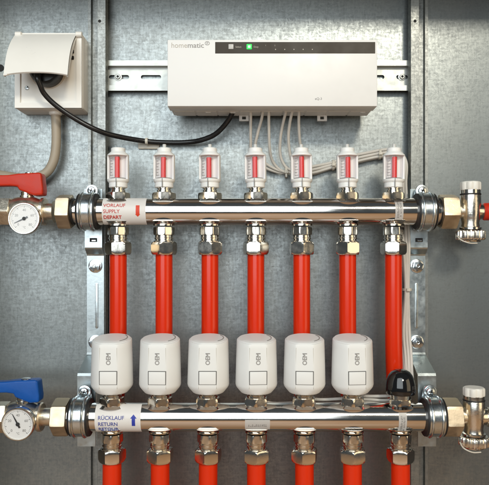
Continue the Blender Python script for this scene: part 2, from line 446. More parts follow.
# terminal strip under the housing: small proud covers and seams
for k in range(9):
    x0 = A.x+0.004+k*0.0245
    bm = new(); box(bm, x0, x0+0.0232, -0.045, -0.021, B.z+0.0002, B.z+0.004, 0.0006, 1)
    link('terminal_cover', bm, M['white'], hs, t)
for px in (208.5, 233, 362):
    p = W(px, 0, -0.035)
    bm = new(); box(bm, p.x-0.003, p.x+0.003, -0.041, -0.033, B.z-0.0005, B.z+0.001, 0.0004, 1)
    link('latch', bm, M['whitea'], hs, t)
for px in (244, 322):
    p = W(px, 116, -0.021)
    bm = plate_holes(new(), [(p.x-0.0055, p.z-0.0058), (p.x+0.0055, p.z-0.0058), (p.x+0.0055, p.z+0.003), (p.x-0.0055, p.z+0.003)],
                     [[(p.x-0.0022, p.z-0.0042), (p.x+0.0022, p.z-0.0042), (p.x+0.0022, p.z-0.0005), (p.x-0.0022, p.z-0.0005)]], -0.019, -0.0225)
    link('release_clip', bm, M['white'], t, t)
a = W(215.2, 42.0, yf); b = W(375.2, 53.4, yf)
bm = new(); box(bm, a.x, b.x, yf-0.0004, yf+0.0004, b.z, a.z, 0.0002, 1)
disp = link('display_strip', bm, M['display'], cover, t)
def sq(px, py, half, m, name, depth=0.0009):
    p = W(px, py, yf); b_ = new(); box(b_, p.x-half, p.x+half, yf-depth, yf-0.0002, p.z-half, p.z+half, 0.0006 if half > 0.001 else 0.0, 2)
    return link(name, b_, M[m], cover, t)
sq(231, 46.7, 0.0027, 'ledw', 'button_light'); sq(249.2, 46.8, 0.0028, 'ledg', 'green_light'); sq(249.2, 46.8, 0.0014, 'ledc', 'light_core', 0.0011)
for i in range(5): sq(275.5+9.2*i, 49.5, 0.0005, 'lightt', 'channel_light', 0.0006)
tb = new()
for px, s_ in ((235.5, 'Select'), (253.6, 'Duty')):
    p = W(px, 47.6, yf-0.0005); merge(tb, shift(text_bm(s_, 0.0026), p))
for i in range(6):
    p = W(265.2+9.2*i, 46.0, yf-0.0005); merge(tb, shift(text_bm(str(i+1), 0.0020), p)) if i in (0, 1) else None
link('panel_lettering', tb, M['lightt'], cover, t)
def fit(bm, w_):
    x0 = min(v.co.x for v in bm.verts); f_ = w_/(max(v.co.x for v in bm.verts)-x0)
    for v in bm.verts: v.co.x = (v.co.x-x0)*f_
    return bm
kx = (CAMD+yf)/FPX
link('lettering', shift(fit(text_bm('home', 0.0078), 15.6*kx), W(171.5, 47.6, yf-0.0001)), M['lightt'], cover, t)
tb = new()
for q_ in (-0.00012, 0.0, 0.00012): merge(tb, shift(fit(text_bm('matic', 0.0078, extrude=0.00008+q_*0.2), 16.0*kx), W(187.8, 47.6, yf-0.0001)+Vector((q_, 0, 0))))
link('lettering', tb, M['midt'], cover, t)
p = W(207.3, 43.2, yf)
bm = plate_holes(new(), slot_pts(p.x, p.z, 0.0006, 0.0020), [slot_pts(p.x, p.z, 0.0006, 0.0015)], yf, yf-0.0002)
merge(bm, shift(text_bm('IP', 0.0030, 'CENTER', bold=0.0001), (p.x, yf-0.0001, p.z-0.00105)))
link('logo', bm, M['greyt'], cover, t)
p = W(318.5, 99.8, yf-0.0001); link('maker_mark', shift(text_bm('eQ-3', 0.0036, 'CENTER', bold=0.0002), p), M['greyt'], cover, t)

# ------------------------------------------------------------------ socket outlet with open lid
yo = -0.034
A = W(14.8, 33.0, yo); B = W(82.5, 108.7, yo)
t = thing('socket_outlet', 'cream surface-mounted power socket with its flap lid held open', 'socket', ((A.x+B.x)/2, 0, B.z))
bm = new(); box(bm, A.x, B.x, yo+0.002, 0.0, B.z, A.z, 0.0028, 3); base = link('box', bm, M['cream'], t, t)
# raised rim
i0, i1, k0, k1 = A.x+0.0065, B.x-0.0065, B.z+0.0065, A.z-0.003
bm = plate_holes(new(), [(A.x+0.0006, B.z+0.0006), (B.x-0.0006, B.z+0.0006), (B.x-0.0006, A.z-0.0006), (A.x+0.0006, A.z-0.0006)],
                 [[(i0, k0), (i1, k0), (i1, k1), (i0, k1)]], yo+0.004, yo-0.002)
bmesh.ops.bevel(bm, geom=[e for e in bm.edges if abs(e.verts[0].co.y-(yo-0.002)) < 1e-5 and abs(e.verts[1].co.y-(yo-0.002)) < 1e-5 and len(e.link_faces) == 2 and e.calc_face_angle(0) > 0.5], offset=0.0012, segments=2, affect='EDGES')
link('rim', bm, M['cream'], base, t)
pc = W(48, 71, yo)
circ = [(pc.x+0.0205*math.cos(2*PI*k/32), pc.z+0.0205*math.sin(2*PI*k/32)) for k in range(32)]
bm = plate_holes(new(), [(i0, k0), (i1, k0), (i1, k1), (i0, k1)], [circ], yo+0.0016, yo+0.0004)
link('faceplate', bm, M['cream'], t, t)
bm = lathe(new(), [(0.0205, 0.0), (0.0205, -0.0005), (0.0200, -0.0012), (0.0195, -0.004)], 'y', (pc.x, yo, pc.z), 32)
link('well', bm, M['creamd'], t, t)
bm = lathe(new(), [(0.0, 0.0), (0.0195, 0.0)], 'y', (pc.x, yo+0.0012, pc.z), 32); link('well_floor', bm, M['dark'], t, t)
p = W(27, 88, yo+0.0004); sc = link('screw', screw_bm(0.0024, (p.x, yo+0.0004, p.z)), M['zincb'], t, t)
link('recess', cross_bm(0.0024, (p.x, yo+0.0004, p.z)), M['dark'], sc, t)
p = W(72.5, 54, yo)
for dz in (0.003, -0.004):
    bm = new(); box(bm, p.x-0.0016, p.x+0.0016, yo-0.0010, yo+0.001, p.z+dz-0.0022, p.z+dz+0.0018, 0.0004, 1); link('hinge_spring', bm, M['dark'], t, t)
for px in (18.5, 79):
    p = W(px, 34.5, yo-0.003)
    bm = lathe(new(), [(0, -0.0035), (0.0026, -0.0035), (0.0032, -0.003), (0.0032, 0.003), (0.0026, 0.0035), (0, 0.0035)], 'x', p, 20)
    link('hinge', bm, M['cream'], t, t)
# lid: shell hinged on the top edge, swung up towards the viewer
H = W(0, 34.0, yo-0.003)
lid_x0, lid_x1 = W(16.5, 0, yo).x, W(77.0, 0, yo).x
Eg = W(35, 74.6, yo-0.039)                     # lower lip of the lid
nseg, vs_, fs = 14, [], []
bm = new()
def lidpath(s):
    y = H.y+(Eg.y-H.y)*s; z = H.z+(Eg.z-H.z)*s
    bul = 0.0065*math.sin(PI*min(1, s*1.0))       # gentle outward bow
    d = Vector((Eg.y-H.y, Eg.z-H.z)).normalized(); nn = Vector((d.y, -d.x))
    return y+nn.x*bul, z+nn.y*bul
th = 0.0018
d = Vector((Eg.y-H.y, Eg.z-H.z)).normalized(); nn = Vector((d.y, -d.x))
path = [lidpath(i/nseg) for i in range(nseg+1)]
NX = 16
for layer in (0, 1):
    for i, (y, z) in enumerate(path):
        for k in range(NX+1):
            u = k/NX; x = lid_x0+(lid_x1-lid_x0)*u
            lip = 0.0035*(1-abs(2*u-1)**2.2)*max(0, (i/nseg-0.6)/0.4)    # curved lower lip
            off = -th if layer else 0
            vs_.append((x, y+nn.x*off, z+nn.y*off+lip*0.9))
n1 = (nseg+1)*(NX+1)
for i in range(nseg):
    for k in range(NX):
        q = (i*(NX+1)+k, i*(NX+1)+k+1, (i+1)*(NX+1)+k+1, (i+1)*(NX+1)+k)
        fs.append(q); fs.append(tuple(n1+j for j in q[::-1]))
for i in range(nseg):
    for k in (0, NX):
        q = (i*(NX+1)+k, (i+1)*(NX+1)+k); fs.append((q[0], q[1], q[1]+n1, q[0]+n1))
for k in range(NX):
    for i in (0, nseg):
        q = (i*(NX+1)+k, i*(NX+1)+k+1); fs.append((q[0], q[1], q[1]+n1, q[0]+n1))
_add(bm, vs_, fs)
lid = link('lid', bm, M['cream'], t, t, 40)
for x in (lid_x0, lid_x1-0.0016):              # side cheeks of the lid
    vv = []; ff = []
    for i, (y, z) in enumerate(path):
        dep = 0.0075*math.sin(PI*(0.10+0.80*i/nseg))**0.8
        for xx in (x, x+0.0016):
            vv += [(xx, y-nn.x*0.0006, z-nn.y*0.0006), (xx, y-nn.x*dep, z-nn.y*dep)]
    for i in range(nseg):
        a_, b_ = 4*i, 4*(i+1)
        ff += [(a_, a_+1, b_+1, b_), (a_+2, a_+3, b_+3, b_+2), (a_+1, a_+3, b_+3, b_+1), (a_, a_+2, b_+2, b_)]
    bm = new(); _add(bm, vv, ff); link('lid_cheek', bm, M['cream'], lid, t)
bm = new(); tube(bm, [(lid_x0, path[-1][0]-nn.x*0.001, path[-1][1]), (lid_x0+0.004, path[-1][0]-nn.x*0.001, path[-1][1]+0.0006)], 0.0015, 10, 2)
link('lid_corner', bm, M['cream'], lid, t)

# black plug and cord
p0 = W(38.5, 79, yo-0.030)
t = thing('power_cord', 'black power cord running from the socket plug to the controller', 'power cord', (p0.x, p0.y, p0.z))
bm = lathe(new(), [(0, -0.003), (0.0178, -0.003), (0.0182, 0.004), (0.0175, 0.013), (0.0150, 0.0165), (0.006, 0.018), (0, 0.018)], 'y', (pc.x, yo, pc.z-0.0008), 36)
link('plug', bm, M['blackp'], t, t)
bm = new()
cp = [(pc.x-0.004, yo-0.016, pc.z-0.003), W(37.5, 77, yo-0.024), W(40.5, 86, yo-0.022), W(44.5, 94, yo-0.017), W(55.6, 105, yo-0.012), W(74.8, 118.3, -0.040), W(97, 130, -0.034), W(118, 136.4, -0.022),
      W(146.5, 141.2, -0.010), W(172, 142.6, -0.009), W(190, 142, -0.011), W(203, 139.5, -0.016), W(216, 133.6, -0.022), W(227.5, 121.5, -0.030), W(234, 109.5, -0.036), (W(236.5, 105.5, -0.038))]
tube(bm, cp, 0.0029, 16, 10, rad=lambda s: 0.0029+0.0016*max(0, 1-s*9))
link('cord', bm, M['blackp'], t, t)

# cord clip on the wall
c = W(149, 145.5, 0)
t = thing('cord_clip', 'small cream adhesive cable mount holding the black cord on the panel', 'cable clip', c)
bm = new(); box(bm, c.x-0.0125, c.x+0.0125, -0.0035, 0, c.z-0.0045, c.z+0.0035, 0.0012); link('pad', bm, M['tie'], t, t)
cc = W(146.7, 141.2, -0.010)
bm = lathe(new(), [(0.0032, -0.0015), (0.0040, -0.0015), (0.0040, 0.0015), (0.0032, 0.0015), (0.0032, -0.0015)], 'x', cc, 24); link('strap', bm, M['tie'], t, t)

# conduit under the socket
t0 = W(55.5, 112, -0.016)
t = thing('conduit', 'beige conduit dropping from the socket and bending left behind red lever', 'conduit', t0)
bm = new(); tube(bm, [W(55.5, 110, -0.016), W(56.2, 128, -0.016), W(56, 146, -0.016), W(53.5, 161, -0.016), W(47, 172, -0.016), W(36, 177.5, -0.016), W(20, 178, -0.016), W(0, 175, -0.016), W(-25, 172, -0.016)], 0.0054, 18, 10)
link('tube', bm, M['conduit'], t, t)
bm = lathe(new(), [(0.0058, 0), (0.0072, 0.001), (0.0078, 0.006), (0.0078, 0.012)], 'z', (t0.x, -0.016, t0.z-0.004), 24); link('grommet', bm, M['cream'], t, t)

# ------------------------------------------------------------------ manifolds
def manifold(name, label, yc, zc, txt, mt, ma, labpx, textpx, arrowpx, up, lines):
    t = thing(name, label, 'manifold', (0.01, yc, zc))
    xl, xr = -0.1900, 0.2135
    r = RB
    prof = [(r*0.70, xl), (r*0.86, xl+0.0005), (r*0.86, xl+0.0055), (r*1.02, xl+0.006), (r*1.02, xl+0.009), (r*0.93, xl+0.0095), (r*0.93, xl+0.011), (r, xl+0.012),
            (r, xr-0.012), (r*0.93, xr-0.011), (r*0.93, xr-0.0095), (r*1.02, xr-0.009), (r*1.02, xr-0.006), (r*0.86, xr-0.0055), (r*0.86, xr-0.0005), (r*0.70, xr)]
    bar = link('bar', lathe(new(), prof, 'x', (0, yc, zc), 96), M['steel'], t, t)
    for x in (xl+0.0022, xr-0.0022):
        link('seal', lathe(new(), [(r*0.84, -0.0013), (r*0.99, -0.0010), (r*0.99, 0.0010), (r*0.84, 0.0013)], 'x', (x, yc, zc), 48), M['rubber'], t, t)
    for x in COLX:                                  # pulled ports, top and bottom
        for s in (1, -1):
            prof = [(0.0150, 0.0108), (0.0120, 0.0128), (0.0108, 0.0142), (0.0104, 0.0156), (0.0086, 0.0160)]
            link('port', lathe(new(), [(a, s*b) for a, b in prof], 'z', (x, yc, zc), 40), M['steel'], t, t)
    # label wrapped on the bar
    D = CAMD+yc-r
    X = lambda px: (px-PX0)*D/FPX
    g = new(); x0, x1 = X(labpx[0]), X(labpx[1])
    vv, ff = [], []; na = 28
    for k in range(na+1):
        a_ = math.radians(-76+152*k/na)
        for rr in (r, r+0.00022):
            for x in (x0, x1): vv.append((x, yc-rr*math.cos(a_), zc+rr*math.sin(a_)))
    for k in range(na):
        b_ = 4*k; ff += [(b_+2, b_+3, b_+7, b_+6), (b_, b_+2, b_+6, b_+4), (b_+1, b_+3, b_+7, b_+5)]
    ff += [(0, 1, 3, 2), (4*na, 4*na+1, 4*na+3, 4*na+2)]
    _add(g, vv, ff); lb = link('label', g, M['paper'], t, t, 60)
    g = new(); xm = X(textpx[0]); hgt = 0.0054
    for s_, lz in zip(txt, lines):
        q = text_bm(s_, hgt, bold=0.00006, extrude=0.00012)
        wmax = max(v.co.x for v in q.verts); f_ = (X(textpx[1])-xm)/wmax if s_ == txt[0] else None
        if f_: fx = f_
        for v in q.verts: v.co.x *= fx
        embolden(q, 0.00005 if s_ != 'DEPART' else 0.00013); merge(g, shift(q, (xm, -0.0003, zc+lz)))
    wrap(g, yc, zc, r); link('lettering', g, mt, lb, t)
    ax = X(arrowpx); d_ = 1 if up else -1
    pts = [(-0.0017, -0.0055), (0.0017, -0.0055), (0.0017, 0.0022), (0.0033, 0.0022), (0, 0.0062), (-0.0033, 0.0022), (-0.0017, 0.0022)]
    if not up: pts = [(-0.0020, -0.0060), (0.0020, -0.0060), (0.0020, 0.0035), (0.0027, 0.0035), (0, 0.0062), (-0.0027, 0.0035), (-0.0020, 0.0035)]
    g = extrude_xz(new(), [(ax+a_, zc-0.0002+d_*b_) for a_, b_ in pts], -0.0002, -0.00045)
    wrap(g, yc, zc, r); link('arrow', g, ma, lb, t)
    return t, X
tU, X = manifold('supply_manifold', 'upper polished steel supply bar with red lettered label', YU, ZU, ('VORLAUF', 'SUPPLY', 'DEPART'), M['redt'], M['reda'],
         (101.7, 145.5), (103.0, 125.0), 137.6, False, (0.0040, -0.0024, -0.0088))
tL, X2 = manifold('return_manifold', 'lower polished steel return bar with blue lettered label', YL, ZL, ('RÜCKLAUF', 'RETURN', 'RETOUR'), M['bluet'], M['bluea'],
         (94.5, 140.4), (97.7, 123.9), 133.4, True, (0.0008, -0.0056, -0.0118))
def patch(t, yc, zc, x0, x1, a0, a1, m, body=None, vertical=False):
    g = new(); na = 12; vv, ff = [], []
    for k in range(na+1):
        a_ = math.radians(a0+(a1-a0)*k/na)
        for rr in (RB, RB+0.0003):
            for x in (x0, x1): vv.append((x, yc-rr*math.cos(a_), zc+rr*math.sin(a_)))
    for k in range(na):
        b_ = 4*k; ff += [(b_+2, b_+3, b_+7, b_+6), (b_, b_+2, b_+6, b_+4), (b_+1, b_+3, b_+7, b_+5)]
    ff += [(0, 1, 3, 2), (4*na, 4*na+1, 4*na+3, 4*na+2)]
    _add(g, vv, ff); return link('sticker', g, m, t, t, 60)
pt = patch(tU, YU, ZU, X(395.5), X(403.5), -38, 55, M['paperg'])
pb = patch(tL, YL, ZL, X2(399), X2(407), -62, 30, M['paperg'])
pm = patch(tL, YL, ZL, X2(245), X2(270), -42, 2, M['paperg'])
def marks(par, t, yc, zc, x0, x1, z0, z1, vert):
    g = new(); r_ = random.Random(3)
    n = 11 if vert else 10
    for row in (0, 1):
        for k in range(n):
            if r_.random() < 0.18: continue
            a_ = (k+r_.uniform(0.1, 0.3))/n; b_ = (k+r_.uniform(0.6, 0.9))/n
            c_ = 0.08+row*0.5; d_ = c_+r_.uniform(0.25, 0.38)
            for (p, q_, u, v_) in ((a_, a_+(b_-a_)*0.28, c_, d_), (a_, b_, c_, c_+0.10) if r_.random() < .5 else (a_, b_, d_-0.10, d_), (b_-(b_-a_)*0.25, b_, c_+(d_-c_)*r_.choice((0, .4)), d_)):
                if vert: X_ = (x0+(x1-x0)*u, x0+(x1-x0)*v_); Z_ = (z0+(z1-z0)*p, z0+(z1-z0)*q_)
                else: X_ = (x0+(x1-x0)*p, x0+(x1-x0)*q_); Z_ = (z0+(z1-z0)*u, z0+(z1-z0)*v_)
                merge(g, box(new(), X_[0], X_[1], -0.00052, -0.00028, Z_[0], Z_[1]))
    wrap(g, yc, zc, RB); link('print', g, M['greyt'], par, t)
marks(pt, tU, YU, ZU, X(397), X(402.3), ZU-0.008, ZU+0.011, True)
marks(pb, tL, YL, ZL, X2(400.5), X2(405.8), ZL-0.013, ZL+0.005, True)
marks(pm, tL, YL, ZL, X2(248), X2(267), ZL-0.0068, ZL-0.0038, False)

# ------------------------------------------------------------------ flow meters
def make_meter():
    t = thing('flow_meter', '', 'flow meter', (COLX[0], YU, ZU+RB), 'flow meters along the supply bar')
    bm = nut(new(), 0.0132, -0.0025, 0.0062, rot=0.25); link('nut', bm, M['nickel'], t)
    bm = lathe(new(), [(0.0078, 0.0060), (0.0078, 0.0085), (0.0070, 0.0088), (0.0070, 0.0100), (0.0078, 0.0103), (0.0078, 0.0120)], n=32); link('neck', bm, M['nickel'], t)
    base = [(0.0060, 0.0110), (0.0092, 0.0112), (0.0100, 0.0118), (0.0100, 0.0165), (0.0113, 0.0178), (0.0118, 0.0190), (0.0118, 0.0204), (0.0088, 0.0204)]
    top = [(0.0088, 0.0458), (0.0118, 0.0458), (0.0118, 0.0466), (0.0113, 0.0474), (0.0082, 0.0500), (0.0077, 0.0506), (0.0077, 0.0538), (0.0071, 0.0545), (0.0030, 0.0547), (0, 0.0547)]
    bm = lathe(new(), base, n=40); lathe(bm, top, n=40)
    # cage wall behind and beside the window (open to the front)
    a0, a1 = -PI/2+math.radians(70), 3*PI/2-math.radians(70)
    lathe(bm, [(0.0118, 0.0200), (0.0118, 0.0462)], n=36, a0=a0, a1=a1); lathe(bm, [(0.0098, 0.0200), (0.0098, 0.0462)], n=36, a0=a0, a1=a1)
    for a in (a0, a1):
        c, s = math.cos(a), math.sin(a)
        _add(bm, [(0.0098*c, 0.0098*s, 0.0202), (0.0118*c, 0.0118*s, 0.0202), (0.0118*c, 0.0118*s, 0.0460), (0.0098*c, 0.0098*s, 0.0460)], [(0, 1, 2, 3)])
    link('cage', bm, M['whitem'], t)
    g = link('sight_glass', lathe(new(), [(0.0090, 0.0204), (0.0090, 0.0460)], n=36), M['glass'], t)
    bm = new(); box(bm, -0.0095, 0.0095, -0.0016, -0.0004, 0.0200, 0.0462); link('bounce_backing', bm, M['whitem'], t)  # white plate added behind the indicator to catch light and brighten the window
    bm = lathe(new(), [(0.0, 0.0186), (0.0027, 0.0186), (0.0027, 0.0440), (0.0023, 0.0446), (0, 0.0444)], at=(0, -0.0052, 0), n=20); link('indicator', bm, M['redi'], t)
    link('indicator_seat', lathe(new(), [(0.0087, 0.0204), (0.0087, 0.0216), (0.0080, 0.0218), (0.0040, 0.0210), (0.0032, 0.0210)], n=32), M['greyt'], t)
    # slit under the window
    bm = new(); box(bm, -0.0004, 0.0004, -0.0121, -0.0096, 0.0105, 0.0205); link('slit', bm, M['greyt'], t)
    # scale, printed left of the tube on the cylinder
    bm = new()
    for k in range(7):
        z = 0.0242+k*0.0031
        q = box(new(), -0.0074, -0.0038 if k % 2 == 0 else -0.0050, -0.00018, 0.00018, z-0.00022, z+0.00022)
        for v in q.verts: v.co.y += -math.sqrt(0.0091**2-v.co.x**2)
        merge(bm, q)
    for k, s_ in enumerate(('1', '2', '3', '4')):
        pass
    q = box(new(), -0.0076, -0.0072, -0.0002, 0.0002, 0.0236, 0.0434)
    for v in q.verts: v.co.y += -math.sqrt(0.0091**2-0.0074**2)
    merge(bm, q); link('scale', bm, M['greyt'], g)
    bm = lathe(new(), [(0, 0.0540), (0.0021, 0.0540), (0.0021, 0.0584), (0.0017, 0.0588), (0, 0.0588)], n=14); link('pin', bm, M['clear'], t)
    return t
tails = ['above the red lettered label', 'beside that above the label', 'below the black cord', 'under the controller clip', 'before the hanging cables', 'under the right part of controller', 'beside the right rail']
m0 = make_meter()
for i in range(7):
    lb = nth(i, 'white flow meter with red indicator', tails[i])
    if i == 0: m0['label'] = lb; mr_ = m0
    else: mr_ = dup(m0, (COLX[i], YU, ZU+RB), lb, rnd.uniform(-0.16, 0.16), 0.012)
    for c_ in kids(mr_):
        if c_.name.split('.')[0] == 'indicator': c_.location.z = (0, -0.0006, -0.0010, 0.0, 0.0003, -0.0004, -0.0002)[i]

for c_ in kids(m0):
    if c_.name.split('.')[0] == 'pin': bpy.data.objects.remove(c_)

# ------------------------------------------------------------------ pipe fittings and pipes
def make_fitting(h):
    """h: scale of heights; origin at the underside of the bar, going down"""
    t = thing('compression_fitting', '', 'pipe fitting', (0, 0, 0), '')
    link('washer', lathe(new(), [(0.0090, 0.0005), (0.0116, 0.0003), (0.0116, -0.0010), (0.0090, -0.0014)], n=40), M['nickel'], t)
    bm = nut(new(), 0.0117, -0.0112*h, -0.0022*h, rot=0.1, ch=0.0016, sides=8, cut=0.95)
    link('body_hex', bm, M['nickel'], t)
    link('collar', lathe(new(), [(0.0085, -0.0108*h), (0.0098, -0.0114*h), (0.0098, -0.0136*h), (0.0104, -0.0140*h), (0.0104, -0.0150*h), (0.0096, -0.0154*h), (0.0096, -0.0170*h), (0.0112, -0.0176*h), (0.0112, -0.0190*h)], n=40), M['nickel'], t)
    bm = new(); R = 0.0145
    prof = [(0.0100, -0.0180*h), (0.0118, -0.0182*h), (R*0.90, -0.0187*h), (R*0.945, -0.0194*h), (R*0.98, -0.0206*h), (R, -0.0222*h), (R*1.006, -0.0250*h), (R, -0.0278*h), (R*0.975, -0.0298*h), (R*0.935, -0.0312*h), (R*0.88, -0.0321*h), (R*0.84, -0.0324*h), (0.0098, -0.0324*h), (0.0092, -0.0316*h)]
    lathe(bm, prof, n=72, rf=lambda t_, r_, h_: min(r_, hexr(t_, R*0.985, 6)*(0.75+0.25*r_/R)) if r_ > 0.0115 else r_, rot=0.2)
    link('union_nut', bm, M['nickel'], t)
    return t
def make_pipe(z1, nm):
    pass
random.seed(4)
for tagrow, yc, zc, h, gname in (('supply', YU, ZU, 1.0, 'fittings under the supply bar'), ('return', YL, ZL, 0.98, 'fittings under the return bar')):
    f0 = make_fitting(h); f0['group'] = gname; f0.location = (COLX[0], yc, zc-RB)
    where = 'under the upper bar' if tagrow == 'supply' else 'under the lower bar'
    f0['label'] = nth(0, 'shiny nickel pipe fitting', where)
    for i in range(1, 7):
        dup(f0, (COLX[i], yc, zc-RB), nth(i, 'shiny nickel pipe fitting', where), rnd.uniform(-0.6, 0.6))
    for i in range(7):
        z1 = zc-RB-0.031*h; x = COLX[i]
        if tagrow == 'supply':            # the rear pipes spread a little outwards below the return bar
            pts = [(0, 0, 0), (0, 0, -0.05), (x*0.002, 0, -0.10), (x*0.012, 0.001, -0.14), (x*0.034, 0.003, -0.185), (x*0.056, 0.005, -0.24), (x*0.068, 0.006, -0.30), (x*0.07, 0.006, z1*-1-0.40)]
            if pts[-1][2] > -0.31: pts[-1] = (x*0.07, 0.006, -0.37)
        else:
            b_ = rnd.uniform(-0.0015, 0.0015); pts = [(0, 0, 0), (b_*0.3, 0, -0.05), (b_, 0, -0.12), (b_*1.2, 0, -0.18)]
        bm = new(); tube(bm, pts, 0.0093 if tagrow == 'supply' else 0.0098, 36, 8)
        o = link('heating_pipe', bm, M['pipe']); o.location = (x, yc, z1)
        if tagrow == 'supply': lab = nth(i, 'red heating pipe', 'running down between the two bars')
        else: lab = nth(i, 'short red heating pipe', 'at the bottom under the lower bar')
        tag(o, lab, 'pipe', 'red pipes of the supply bar' if tagrow == 'supply' else 'red pipes of the return bar')

# ------------------------------------------------------------------ actuators on the return bar
def make_actuator():
    t = thing('valve_actuator', '', 'actuator', (COLX[0], YL, ZL+RB), 'white actuators on the return bar')
    link('nut', nut(new(), 0.0132, -0.0022, 0.0062, rot=0.35), M['nickel'], t)
    link('neck', lathe(new(), [(0.0092, 0.0060), (0.0098, 0.0064), (0.0098, 0.0085), (0.0086, 0.0090), (0.0086, 0.0105), (0.0102, 0.0110), (0.0102, 0.0128), (0.0075, 0.0132)], n=36), M['nickel'], t)
    R = 0.0217
    fl = 0.905
    prof = [(0.0085, 0.0112), (0.0150, 0.0113), (0.0160, 0.0118), (0.0176, 0.0136), (0.0198, 0.0162), (0.0211, 0.0182), (0.0217, 0.0205), (0.0213, 0.040), (0.0207, 0.060), (0.0205, 0.0652), (0.0202, 0.0660), (0.0196, 0.0664), (0.0190, 0.0664)]
    def rf(t_, r_, h_):
        a = (t_+PI/2+PI) % (2*PI)-PI
        d = abs(a)
        lim = r_*fl/max(0.2, math.cos(a)) if d < 1.2 else 9
        k = max(0, min(1, (h_-0.0125)/0.004))
        return min(r_, lim)*k+r_*(1-k)
    bm = lathe(new(), prof, n=120, rf=rf)
    # slope the top towards the viewer a little
    for v in bm.verts:
        if v.co.z > 0.055:
            v.co.z += (v.co.z-0.055)/0.0117*(0.0034*v.co.y/R)
    body = link('body', bm, M['whitea'], t, sharp=28)
    # lid disc with a groove round it
    bm = lathe(new(), [(0.0192, 0.0655), (0.0191, 0.0668), (0.0186, 0.0673), (0.010, 0.0677), (0, 0.0678)], n=72, rf=lambda a, r_, h_: min(r_, r_*0.935/max(0.2, math.cos((a+PI/2+PI) % (2*PI)-PI)) if abs((a+PI/2+PI) % (2*PI)-PI) < 1.2 else 9))
    for v in bm.verts: v.co.z += 0.0034*v.co.y/R
    link('top_disc', bm, M['whitea'], t, sharp=40)
    bm = new(); tube(bm, [(0.0155*math.cos(a), 0.0155*math.sin(a)+0.001, 0.0679+0.0034*math.sin(a)*0.7) for a in [math.radians(-50+9*k) for k in range(11)]], 0.00035, 6, 3)
    link('lid_mark', bm, M['greyt'], t)
    yfz = lambda z: -(0.0217-(z-0.0205)*0.0000235/0.001*1.0)*fl
    # push button with shadow gap
    z0, z1 = 0.0228, 0.0362; zc_ = (z0+z1)/2; yb = -0.0214*fl
    bm = new(); box(bm, -0.0093, 0.0093, yb-0.0003, yb+0.002, z0-0.0005, z1+0.0005, 0.0003, 1); link('button_gap', bm, M['seam'], t)
    bm = new(); box(bm, -0.0085, 0.0085, yb-0.0007, yb+0.002, z0+0.0002, z1-0.0002, 0.0007, 2); link('button', bm, M['whitea'], t)
    # seams of the flat front strip
    for s in (-1, 1):
        bm = new()
        x = s*0.0217*math.sin(math.acos(fl))*0.985
        for za, zb in ((0.0185, 0.060),):
            ra, rb = 0.0216, 0.0206
            _add(bm, [(x*ra/R-0.00018, -ra*fl-0.00006, za), (x*ra/R+0.00018, -ra*fl-0.00006, za), (x*rb/R+0.00018, -rb*fl-0.00006, zb), (x*rb/R-0.00018, -rb*fl-0.00006, zb),
                      (x*ra/R-0.00018, -ra*fl+0.0006, za), (x*ra/R+0.00018, -ra*fl+0.0006, za), (x*rb/R+0.00018, -rb*fl+0.0006, zb), (x*rb/R-0.00018, -rb*fl+0.0006, zb)],
                 [(0, 1, 2, 3), (0, 4, 5, 1), (3, 2, 6, 7), (0, 3, 7, 4), (1, 5, 6, 2)])
        link('seam', bm, M['lightt'], t)
    # OEM, reading upwards
    q = text_bm('OEM', 0.0062, 'CENTER', extrude=0.0003, bold=0.00008, sx=0.95)
    bmesh.ops.rotate(q, verts=q.verts, cent=(0, 0, 0), matrix=Matrix.Rotation(-PI/2, 3, 'Y'))
    embolden(q, 0.00016); shift(q, (0.0022, -0.0210*fl, 0.0487)); link('lettering', q, M['midt'], t)
    return t
a0_ = make_actuator()
atail = ['above the blue lettered label', 'just right of the lettered label', 'left of the middle sticker', 'above the small sticker', 'right of the middle sticker', 'next to the black dome cap']
for i in range(6):
    lab = (f'{["leftmost", "second", "third", "fourth", "fifth", "sixth"][i]} white OEM actuator'+(' from the left, ' if 0 < i else ', ')+atail[i])
    if i == 0: a0_['label'] = lab
    else: dup(a0_, (COLX[i], YL, ZL+RB), lab, rnd.uniform(-0.09, 0.09), 0.008)

# black dome cap on the seventh port
t = thing('protective_cap', 'glossy black dome cap on the rightmost port of the lower bar', 'cap', (COLX[6], YL, ZL+RB))
link('nut', nut(new(), 0.0126, -0.0022, 0.0050, rot=0.2), M['nickel'], t)
link('neck', lathe(new(), [(0.0100, 0.0048), (0.0108, 0.0052), (0.0108, 0.0105), (0.0098, 0.0110)], n=36), M['nickel'], t)
link('dome', lathe(new(), [(0.0100, 0.0095), (0.0146, 0.0097), (0.0153, 0.0108), (0.0154, 0.0150), (0.0150, 0.0200), (0.0140, 0.0246), (0.0122, 0.0290), (0.0095, 0.0325), (0.0055, 0.0348), (0, 0.0356)], n=56), M['blackg'], t)

